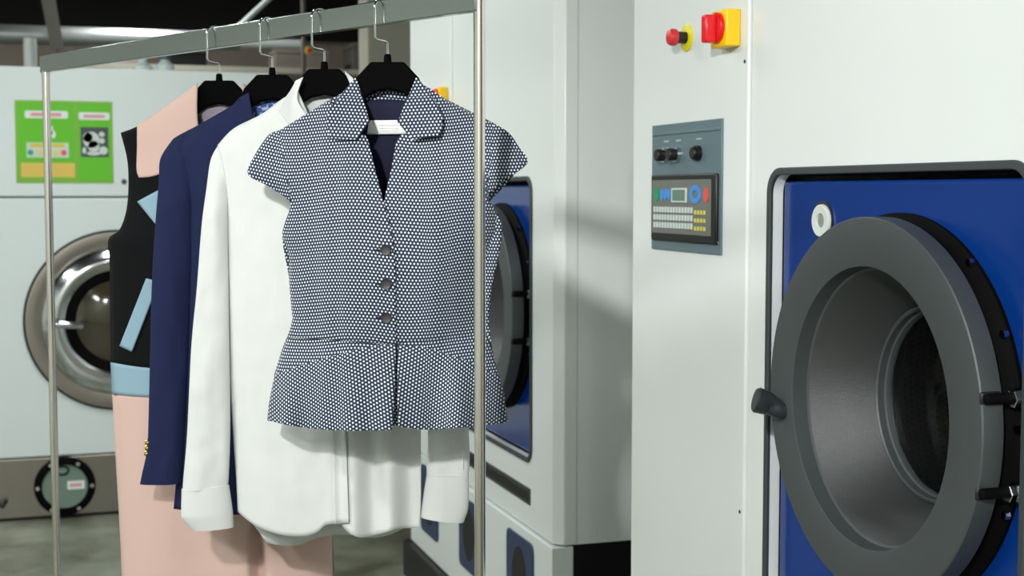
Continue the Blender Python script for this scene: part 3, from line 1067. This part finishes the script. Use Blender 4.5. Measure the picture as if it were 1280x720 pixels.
# bodice fronts: viewer's left overlaps the right one
panel(g, 'front', 'dots', [(350, 163), (389, 139), (412, 125)], [(359.5, 422), (419, 425), (495, 431)],
      [(350, 163), (356, 205), (364, 251), (356, 280), (353.5, 296), (361.5, 317), (362, 349), (365, 388), (366, 399), (359.5, 422)],
      [(412, 125), (426, 150), (442, 166), (458, 171), (469, 212), (480, 254), (490, 294), (494, 330), (494.5, 380), (495, 431)], vest_depth, 50, 80, .004, uvfun=vest_uv)
panel(g, 'front', 'dots', [(551, 121), (591, 142), (617, 154)], [(482, 430), (552, 425), (611, 419)],
      [(551, 121), (537, 150), (516, 166), (498, 172), (489, 212), (480, 254), (479, 294), (480, 330), (481, 380), (482, 430)],
      [(617, 154), (613, 200), (609, 244), (622, 268), (628, 285), (618, 318), (607, 332), (614, 362), (611, 401), (611, 419)], vest_depth, 50, 80, -.001, uvfun=vest_uv, uvo=(.0016, .0021))
# cap sleeves
panel(g, 'cap_sleeve', 'dots', [(321, 190), (336, 169), (350, 163)], [(333, 231), (364, 251)],
      [(321, 190), (310, 216.5), (333, 231)], [(350, 163), (356, 205), (364, 251)], vest_depth, 20, 30, .003, uvrot=.12, uvfun=vest_uv)
panel(g, 'cap_sleeve', 'dots', [(617, 154), (636, 166), (649, 184)], [(609, 244), (627, 228)],
      [(617, 154), (613, 200), (609, 244)], [(649, 184), (659, 204), (627, 228)], vest_depth, 20, 30, .0, uvrot=-.12, uvfun=vest_uv)
# the dark undersides of the sleeves
panel(g, 'sleeve_underside', 'dots', [(312, 216), (338, 229), (362, 246)], [(322, 218), (345, 234), (364, 254)],
      [(312, 216), (322, 218)], [(362, 246), (364, 254)], lambda r, z: vest_depth(r, z) - .02, 16, 4, 0)
panel(g, 'sleeve_underside', 'dots', [(612, 240), (630, 225), (657, 203)], [(611, 252), (629, 234), (650, 210)],
      [(612, 240), (611, 252)], [(657, 203), (650, 210)], lambda r, z: vest_depth(r, z) - .02, 16, 4, 0)
# peplum: flat upper wedges and flared skirts
panel(g, 'peplum_yoke', 'dots', [(359.5, 421), (419, 424), (495, 430)], [(343, 470), (400, 452), (470, 437), (494, 436)],
      [(359.5, 421), (350, 447), (343, 470)], [(495, 430), (494, 436)], vest_depth, 40, 20, .002, uvfun=vest_uv, uvo=(.003, .002))
panel(g, 'peplum_yoke', 'dots', [(496, 430), (552, 424), (611, 418)], [(497, 436), (530, 437), (580, 452), (624, 472)],
      [(496, 430), (497, 436)], [(611, 418), (617, 447), (624, 472)], vest_depth, 40, 20, .0, uvfun=vest_uv, uvo=(.003, .002))
panel(g, 'peplum', 'dots', [(344, 468), (400, 449), (466, 433), (495, 431)], [(334.6, 525), (366, 532.6), (428, 538.5), (490, 537.5)],
      [(344, 468), (337.5, 500), (334.6, 525)], [(495, 431), (493, 500), (490, 537.5)], vest_depth, 60, 50, lambda u, v: .006 + .010 * v * math.sin(u * 10), uvrot=.42, uvfun=vest_uv)
panel(g, 'peplum', 'dots', [(497, 432), (530, 434), (580, 450), (624, 470)], [(498.5, 533), (531, 537), (586, 534), (634, 528)],
      [(497, 432), (497, 500), (498.5, 533)], [(624, 470), (629.5, 493), (634, 528)], vest_depth, 60, 50, lambda u, v: .005 + .010 * v * math.sin(u * 10 + 2.4), uvrot=-.42, uvfun=vest_uv)
# back with lining
vback = lambda r, z: -.75 * vest_depth(r, z)
panel(g, 'back', 'dots', [(350, 163), (389, 139), (430, 115), (445, 106), (484, 118), (523, 105), (558, 124.5), (617, 154)], [(335, 526), (484, 532), (634, 528)],
      [(350, 163), (356, 205), (364, 251), (353.5, 296), (362, 349), (366, 399), (350, 447), (335, 526)],
      [(617, 154), (613, 200), (609, 244), (628, 285), (614, 362), (611, 401), (617, 447), (634, 528)], vback, 50, 50, 0, uvfun=vest_uv)
panel(g, 'back_lining', 'lining', [(440, 128), (484, 124), (525, 128)], [(440, 418), (484, 420), (525, 418)],
      [(440, 128), (436, 260), (440, 418)], [(525, 128), (529, 260), (525, 418)], vback, 20, 30, .005)
panel(g, 'back_collar', 'dots', [(446, 97), (484, 101), (521, 97)], [(458, 135), (484, 131), (512, 131)],
      [(446, 97), (450, 115), (458, 135)], [(521, 97), (518, 115), (512, 131)], lambda r, z: -.014 - .006 * (1 - (r / .05) ** 2), 24, 10, 0)
tg = panel(g, 'size_tag', 'tag', [(461, 150.5), (496, 150)], [(459, 168), (509, 167.5)], [(461, 150.5), (459, 168)], [(496, 150), (509, 167.5)],
           vback, 12, 6, .012, solid=.0008)
for y in (156, 160, 163):
    panel(g, 'tag_print', 'tagink', [(474, y), (498, y)], [(475, y + 1), (499, y + 1)], [(474, y), (475, y + 1)], [(498, y), (499, y + 1)], vback, 4, 1, .0130, solid=.0003, parent=tg)
# collar leaves
def collar_depth(side):
    return lambda r, z: vest_depth(side * .09, z) + .0125 + .005 * max(0, min(1, (Vrow(z) - 97) / 75))


panel(g, 'collar', 'dots', [(445, 96.5), (453, 122), (462, 151)], [(412, 172.5), (430, 174), (446, 174.5)],
      [(445, 96.5), (426, 119), (409, 146), (412, 172.5)], [(462, 151), (454, 163), (446, 174.5)], collar_depth(-1), 30, 30, lambda u, v: -.004 * (1 - v) * (1 - u), uvrot=.06, solid=.003)
panel(g, 'collar', 'dots', [(497, 153), (509, 124), (520.5, 96)], [(515.5, 174.5), (532, 172), (549, 169.5)],
      [(497, 153), (506, 163), (515.5, 174.5)], [(520.5, 96), (538, 118), (553, 147), (549, 169.5)], collar_depth(1), 30, 30, lambda u, v: -.004 * (1 - v) * u, uvrot=-.06, solid=.003)
for (bx, by) in ((482, 312.5), (482.7, 355), (483.2, 397)):
    p = g.place(bx, by, lambda r, z: vest_depth(r, z) + .005)
    bt = MB().lathe([(0, .0072), (-.0022, .0084), (-.0034, .0078), (-.0026, .0052), (-.0028, .001)], p, 'y', 24, capend=True).build('button', 'button', g.o, smooth=True)
    MB().box(p.x - .017, p.x - .004, p.y - .0012, p.y + .001, p.z - .0012, p.z + .0012).build('buttonhole', 'lining', g.o)

# ---- white shirt ---------------------------------------------------------
SF = HANG['shirt'][1]
g = Garment('dress_shirt', 405, SF, 'white long sleeved shirt hanging behind the dotted vest', 'shirt', .83)
Srow = zrow(SF)
SW = table([(90, 40), (126, 66), (160, 118), (190, 136), (255, 126), (360, 124), (485, 122), (560, 120), (690, 122)])
SC = table([(90, 405), (300, 405), (485, 408), (545, 410), (690, 411)])
ST = table([(90, .016), (130, .022), (190, .034), (255, .046), (400, .048), (600, .046), (690, .046)])
spm = FPX / SF


def shirt_depth(r, z):
    y = Srow(z)
    rr = r - (SC(y) - 405) / spm
    s_ = min(1, abs(rr) / (SW(y) / spm))
    d = ST(y) * (1 - s_ ** 2.6) ** .55
    k = max(0, min(1, (y - 200) / 300))
    d += k * .004 * noise.noise(Vector((r * 20, z * 4, 9.1)))
    d += .0015 * noise.noise(Vector((r * 45, z * 28, 2.1)))
    if y > 430 and rr > .01:
        kk = min(1, (y - 430) / 150) * min(1, (rr - .01) / .02)
        d += kk * .011 * math.sin((rr - .03) * 105)
    return d


panel(g, 'front', 'shirt', [(272, 182), (292, 161), (325, 144), (351, 127), (372, 112)], [(297.5, 640), (321, 658), (352, 668.5), (380, 670), (397, 665), (408, 656), (436, 653.5)],
      [(272, 182), (281, 220), (284, 255), (286, 360), (289, 485), (292.5, 545), (296, 602), (297.5, 640)],
      [(372, 112), (388, 150), (402, 190), (415, 300), (427, 480), (432, 540), (436, 653.5)], shirt_depth, 50, 90, .002)
panel(g, 'front', 'shirt', [(440, 110), (460, 127), (490, 146), (518, 162), (538, 182)], [(428, 658), (438, 667), (452, 672), (476, 667), (499, 661), (524, 660)],
      [(440, 110), (424, 150), (402, 190), (410, 300), (421, 480), (426, 540), (428, 658)],
      [(538, 182), (530, 220), (527, 255), (526, 360), (526, 485), (526, 538), (526, 620), (524, 660)], shirt_depth, 50, 90, -.003)
sback = lambda r, z: -.7 * shirt_depth(r, z)
panel(g, 'back', 'shirt', [(272, 182), (292, 161), (325, 144), (368, 116), (405, 124), (443, 112), (490, 146), (538, 182)],
      [(298, 636), (320, 660), (333, 677), (352, 681.5), (374, 681), (398, 672), (430, 668), (470, 672), (505, 660), (526, 636)],
      [(272, 182), (284, 255), (289, 485), (296, 602), (298, 636)], [(538, 182), (527, 255), (526, 485), (526, 600), (526, 636)], sback, 60, 60, 0)
panel(g, 'placket', 'shirt', [(396, 178), (404, 194)], [(418, 655), (436, 653.5)], [(396, 178), (403, 300), (411, 480), (415, 540), (418, 655)],
      [(404, 194), (415, 300), (427, 480), (432, 540), (436, 653.5)], shirt_depth, 8, 70, .0036)
# collar: stand and two leaves, and the inside of the neck
panel(g, 'collar', 'shirt', [(370, 101), (379, 96.5)], [(346, 136), (368, 160), (390, 152)], [(370, 101), (361, 116), (346, 136)], [(379, 96.5), (372, 124), (390, 152)],
      lambda r, z: .026, 18, 18, lambda u, v: .004 + .014 * v, solid=.003)
panel(g, 'collar', 'shirt', [(431, 89), (440, 97)], [(420, 152), (442, 160), (466, 136)], [(431, 89), (441, 122), (420, 152)], [(440, 97), (450, 112), (466, 136)],
      lambda r, z: .026, 18, 18, lambda u, v: .004 + .014 * v, solid=.003)
panel(g, 'collar_stand', 'shirt', [(377, 97), (405, 106), (434, 91)], [(368, 150), (405, 152), (443, 150)], [(377, 97), (369, 124), (368, 150)], [(434, 91), (442, 124), (443, 150)],
      lambda r, z: -.016 - .008 * (1 - (r / .05) ** 2), 20, 12, 0, solid=.003)
sl = sleeve(g, 'sleeve', 'shirt', [((271, 184), (300, 160)), ((263, 201), (286, 203)), ((258, 236), (285, 248)), ((252, 282), (285, 284)), ((246, 360), (286, 360)), ((239, 435), (287, 435)),
                                   ((234, 540), (288, 532)), ((229, 600), (286, 598)), ((228.5, 613), (284.5, 608))], .42, .022, wob=.006, seed=1, top=True)
sleeve(g, 'cuff', 'shirt', [((227, 611), (286.5, 606)), ((226.5, 640), (291, 638)), ((228, 648), (292, 650)), ((240, 662.5), (292.5, 658.5))], .44, .022, seed=2)
sleeve(g, 'sleeve', 'shirt', [((510, 160), (539, 184)), ((527, 203), (548, 203)), ((528, 260), (556, 250)), ((530, 300), (564, 300)), ((532, 420), (578, 420)),
                              ((535, 539), (586, 538)), ((533, 580), (587, 580)), ((533.5, 597), (585, 596))], .42, .012, wob=.008, seed=3, top=True)
sleeve(g, 'cuff', 'shirt', [((533, 594), (586, 593)), ((529, 620), (586, 618)), ((526, 644), (585, 637)), ((526.5, 646.5), (579.5, 653))], .44, .012, seed=4)
p = g.place(578, 585, lambda r, z: .03)
MB().tube([p, p + Vector((.001, 0, .03))], .0006, 6).build('cuff_placket', 'tagink', g.o)

# ---- navy jacket ---------------------------------------------------------
JF = HANG['jacket'][1]
g = Garment('blazer', 340, JF, 'navy blue wool blazer with brass sleeve buttons between shirt and dress', 'jacket', .88)
Jrow = zrow(JF)
JW = table([(90, 34), (119, 34), (133, 54), (156, 94), (187, 122), (260, 108), (400, 108), (640, 124)])
JT = table([(90, .018), (125, .024), (170, .036), (250, .05), (400, .05), (640, .05)])
jpm = FPX / JF


def jacket_depth(r, z):
    y = Jrow(z)
    s_ = min(1, abs(r) / (JW(y) / jpm))
    return JT(y) * (1 - s_ ** 2.6) ** .55 + .002 * noise.noise(Vector((r * 18, z * 5, 4.4)))


mir = lambda pts, c_: [(2 * c_ - x, y) for x, y in pts]
jl_top = [(222, 170), (249, 156), (288.5, 133), (308, 119.5)]
jl_left = [(222, 170), (232, 215), (236, 260), (234, 400), (226, 540), (217, 636)]
jl_right = [(308, 119.5), (314, 150), (332, 240), (345, 330), (346, 480), (344, 642)]
jl_bot = [(217, 636), (280, 643), (344, 642)]
panel(g, 'front', 'navy', jl_top, jl_bot, jl_left, jl_right, jacket_depth, 40, 70, .003)
panel(g, 'front', 'navy', mir(jl_top[::-1], 340), mir(jl_bot[::-1], 340), mir(jl_right, 340), mir(jl_left, 340), jacket_depth, 40, 70, -.002)
jback = lambda r, z: -.7 * jacket_depth(r, z)
panel(g, 'back', 'navy', jl_top + mir(jl_top[::-1], 340), [(217, 636), (340, 643), (463, 636)], jl_left, mir(jl_left, 340), jback, 50, 60, 0)
panel(g, 'neck_lining', 'print', [(310, 119), (340, 122), (371, 119)], [(312, 300), (340, 302), (369, 300)], [(310, 119), (312, 300)], [(371, 119), (369, 300)], jback, 16, 30, .006)
for c_ in (0, 1):
    lp_top = [(301, 122), (311, 116)]
    lp_l = [(301, 122), (296, 170), (312, 260), (338, 332)]
    lp_r = [(311, 116), (317, 150), (334, 240), (346, 330)]
    lp_b = [(338, 332), (346, 330)]
    if c_:
        lp_top, lp_b, lp_l, lp_r = mir(lp_top[::-1], 340), mir(lp_b[::-1], 340), mir(lp_r, 340), mir(lp_l, 340)
    panel(g, 'lapel', 'navy', lp_top, lp_b, lp_l, lp_r, jacket_depth, 14, 40, .007, solid=.003)
jl_sl = [((216, 174), (264, 149)), ((200.5, 198), (246, 190)), ((198.5, 226), (243, 240)), ((194, 280), (243, 290)), ((191, 330), (241, 340)), ((189, 385), (238, 395)),
         ((186, 510), (234, 510)), ((184, 560), (231, 560)), ((178, 590), (229, 590)), ((175, 604.5), (228, 603.5))]
js = sleeve(g, 'sleeve', 'navy', jl_sl, .5, .02, wob=.007, seed=5, top=True)
sleeve(g, 'sleeve', 'navy', [(mir([b_], 340)[0], mir([a], 340)[0]) for a, b_ in jl_sl], .5, .0, wob=.006, seed=6, top=True)
for (bx, by) in ((185.2, 553), (185, 560), (184.2, 567)):
    p = g.place(bx, by, lambda r, z: .022)
    MB().lathe([(-.004, .0035), (.0, .006), (.004, .005)], (p.x - .001, p.y, p.z), 'x', 16, capend=True).build('sleeve_button', 'brass', g.o, smooth=True)

# ---- pink and black dress ------------------------------------------------
DF = HANG['dress'][1]
g = Garment('sleeveless_dress', 274, DF, 'sleeveless dress with pink shoulders, black bodice and pink skirt, farthest on the rack', 'dress', .46)
Drow = zrow(DF)
DW = table([(95, 30), (105, 30), (145, 86), (166, 124), (205, 116), (255, 117), (287, 127), (299, 140), (330, 139), (453, 137), (493, 136), (720, 138), (900, 142)])
DC = table([(90, 274), (330, 274), (493, 277), (720, 284), (900, 288)])
DT = table([(95, .018), (145, .026), (220, .042), (300, .056), (460, .056), (600, .062), (900, .07)])
dpm = FPX / DF


def dress_depth(r, z):
    y = Drow(z)
    rr = r - (DC(y) - 274) / dpm
    s_ = min(1, abs(rr) / (DW(y) / dpm))
    d = DT(y) * (1 - s_ ** 2.6) ** .55
    if y > 500:
        k = min(1, (y - 500) / 120)
        xc = (316 - 274) / dpm
        d -= k * .030 * math.exp(-((r - xc - .012) / .012) ** 2) * (1 if r > xc - .002 else .25)
        d += k * .003 * math.sin(r * 40)
    return d


dl = [(151, 166), (160, 205), (159.5, 255), (150, 287), (136, 299), (137.5, 330), (138, 390), (139, 453)]
dr = mir(dl, 274)
panel(g, 'bodice', 'blackcloth', [(151, 166), (172, 158), (210, 136), (240, 118), (250, 150), (274, 186), (298, 150), (308, 118), (338, 136), (376, 158), (397, 166)],
      [(139, 453), (187, 460), (274, 462), (361, 460), (409, 453)], dl, dr, dress_depth, 60, 60, 0)
panel(g, 'shoulder_panel', 'pink', [(171.5, 156.5), (190, 145), (225, 120), (247, 104)], [(174, 222), (190, 220.5), (210, 214), (256, 200)],
      [(171.5, 156.5), (171.5, 185), (171, 212), (174, 222)], [(247, 104), (247, 150), (256, 200)], dress_depth, 26, 26, .003)
panel(g, 'shoulder_panel', 'pink', mir([(171.5, 156.5), (190, 145), (225, 120), (247, 104)][::-1], 275), mir([(174, 222), (190, 220.5), (210, 214), (256, 200)][::-1], 275),
      mir([(247, 104), (247, 150), (256, 200)], 275), mir([(171.5, 156.5), (171.5, 185), (171, 212), (174, 222)], 275), dress_depth, 26, 26, .003)
panel(g, 'neck_lining', 'greylin', [(246, 128), (274, 122), (302, 128)], [(250, 290), (274, 290), (298, 290)], [(246, 128), (250, 290)], [(302, 128), (298, 290)],
      lambda r, z: -.0105, 12, 16, 0)
panel(g, 'waist_band', 'paleblue', [(139, 453), (187, 460), (274, 463), (361, 460), (409, 453)], [(141, 492.5), (186, 496), (277, 498), (366, 496), (412, 492)],
      [(139, 453), (141, 492.5)], [(409, 453), (412, 492)], dress_depth, 50, 8, .002, solid=.003)
panel(g, 'skirt', 'pink', [(141, 491), (186, 495), (277, 497), (366, 495), (412, 491)], [(158, 850), (288, 858), (424, 850)],
      [(141, 491), (144.5, 565), (149, 640), (153, 720), (158, 850)], [(412, 491), (414, 565), (415, 640), (416, 720), (424, 850)], dress_depth, 80, 60, 0)
dback = lambda r, z: -.7 * dress_depth(r, z)
panel(g, 'bodice_back', 'blackcloth', [(151, 166), (172, 158), (210, 136), (240, 118), (256, 128), (274, 132), (292, 128), (308, 118), (338, 136), (376, 158), (397, 166)],
      [(139, 475), (274, 480), (409, 475)], dl[:-1] + [(139, 475)], dr[:-1] + [(409, 475)], dback, 50, 40, 0)
panel(g, 'skirt_back', 'pink', [(139, 474), (277, 480), (409, 474)], [(158, 850), (288, 858), (424, 850)],
      [(139, 474), (149, 640), (158, 850)], [(409, 474), (415, 640), (424, 850)], dback, 50, 40, 0)
panel(g, 'pocket_trim', 'paleblue', [(172, 252), (196, 239), (222, 226)], [(196, 282), (216, 272), (236, 260)], [(172, 252), (184, 267), (196, 282)], [(222, 226), (236, 260)], dress_depth, 14, 10, .005, solid=.003)
panel(g, 'pocket_trim', 'paleblue', [(183, 348), (199, 352)], [(150, 432.5), (165, 439.5)], [(183, 348), (150, 432.5)], [(199, 352), (165, 439.5)], dress_depth, 8, 24, .005, solid=.003)
panel(g, 'pocket_trim', 'paleblue', mir([(183, 348), (199, 352)][::-1], 275), mir([(150, 432.5), (165, 439.5)][::-1], 275), mir([(199, 352), (165, 439.5)], 275), mir([(183, 348), (150, 432.5)], 275),
      dress_depth, 8, 24, .005, solid=.003)
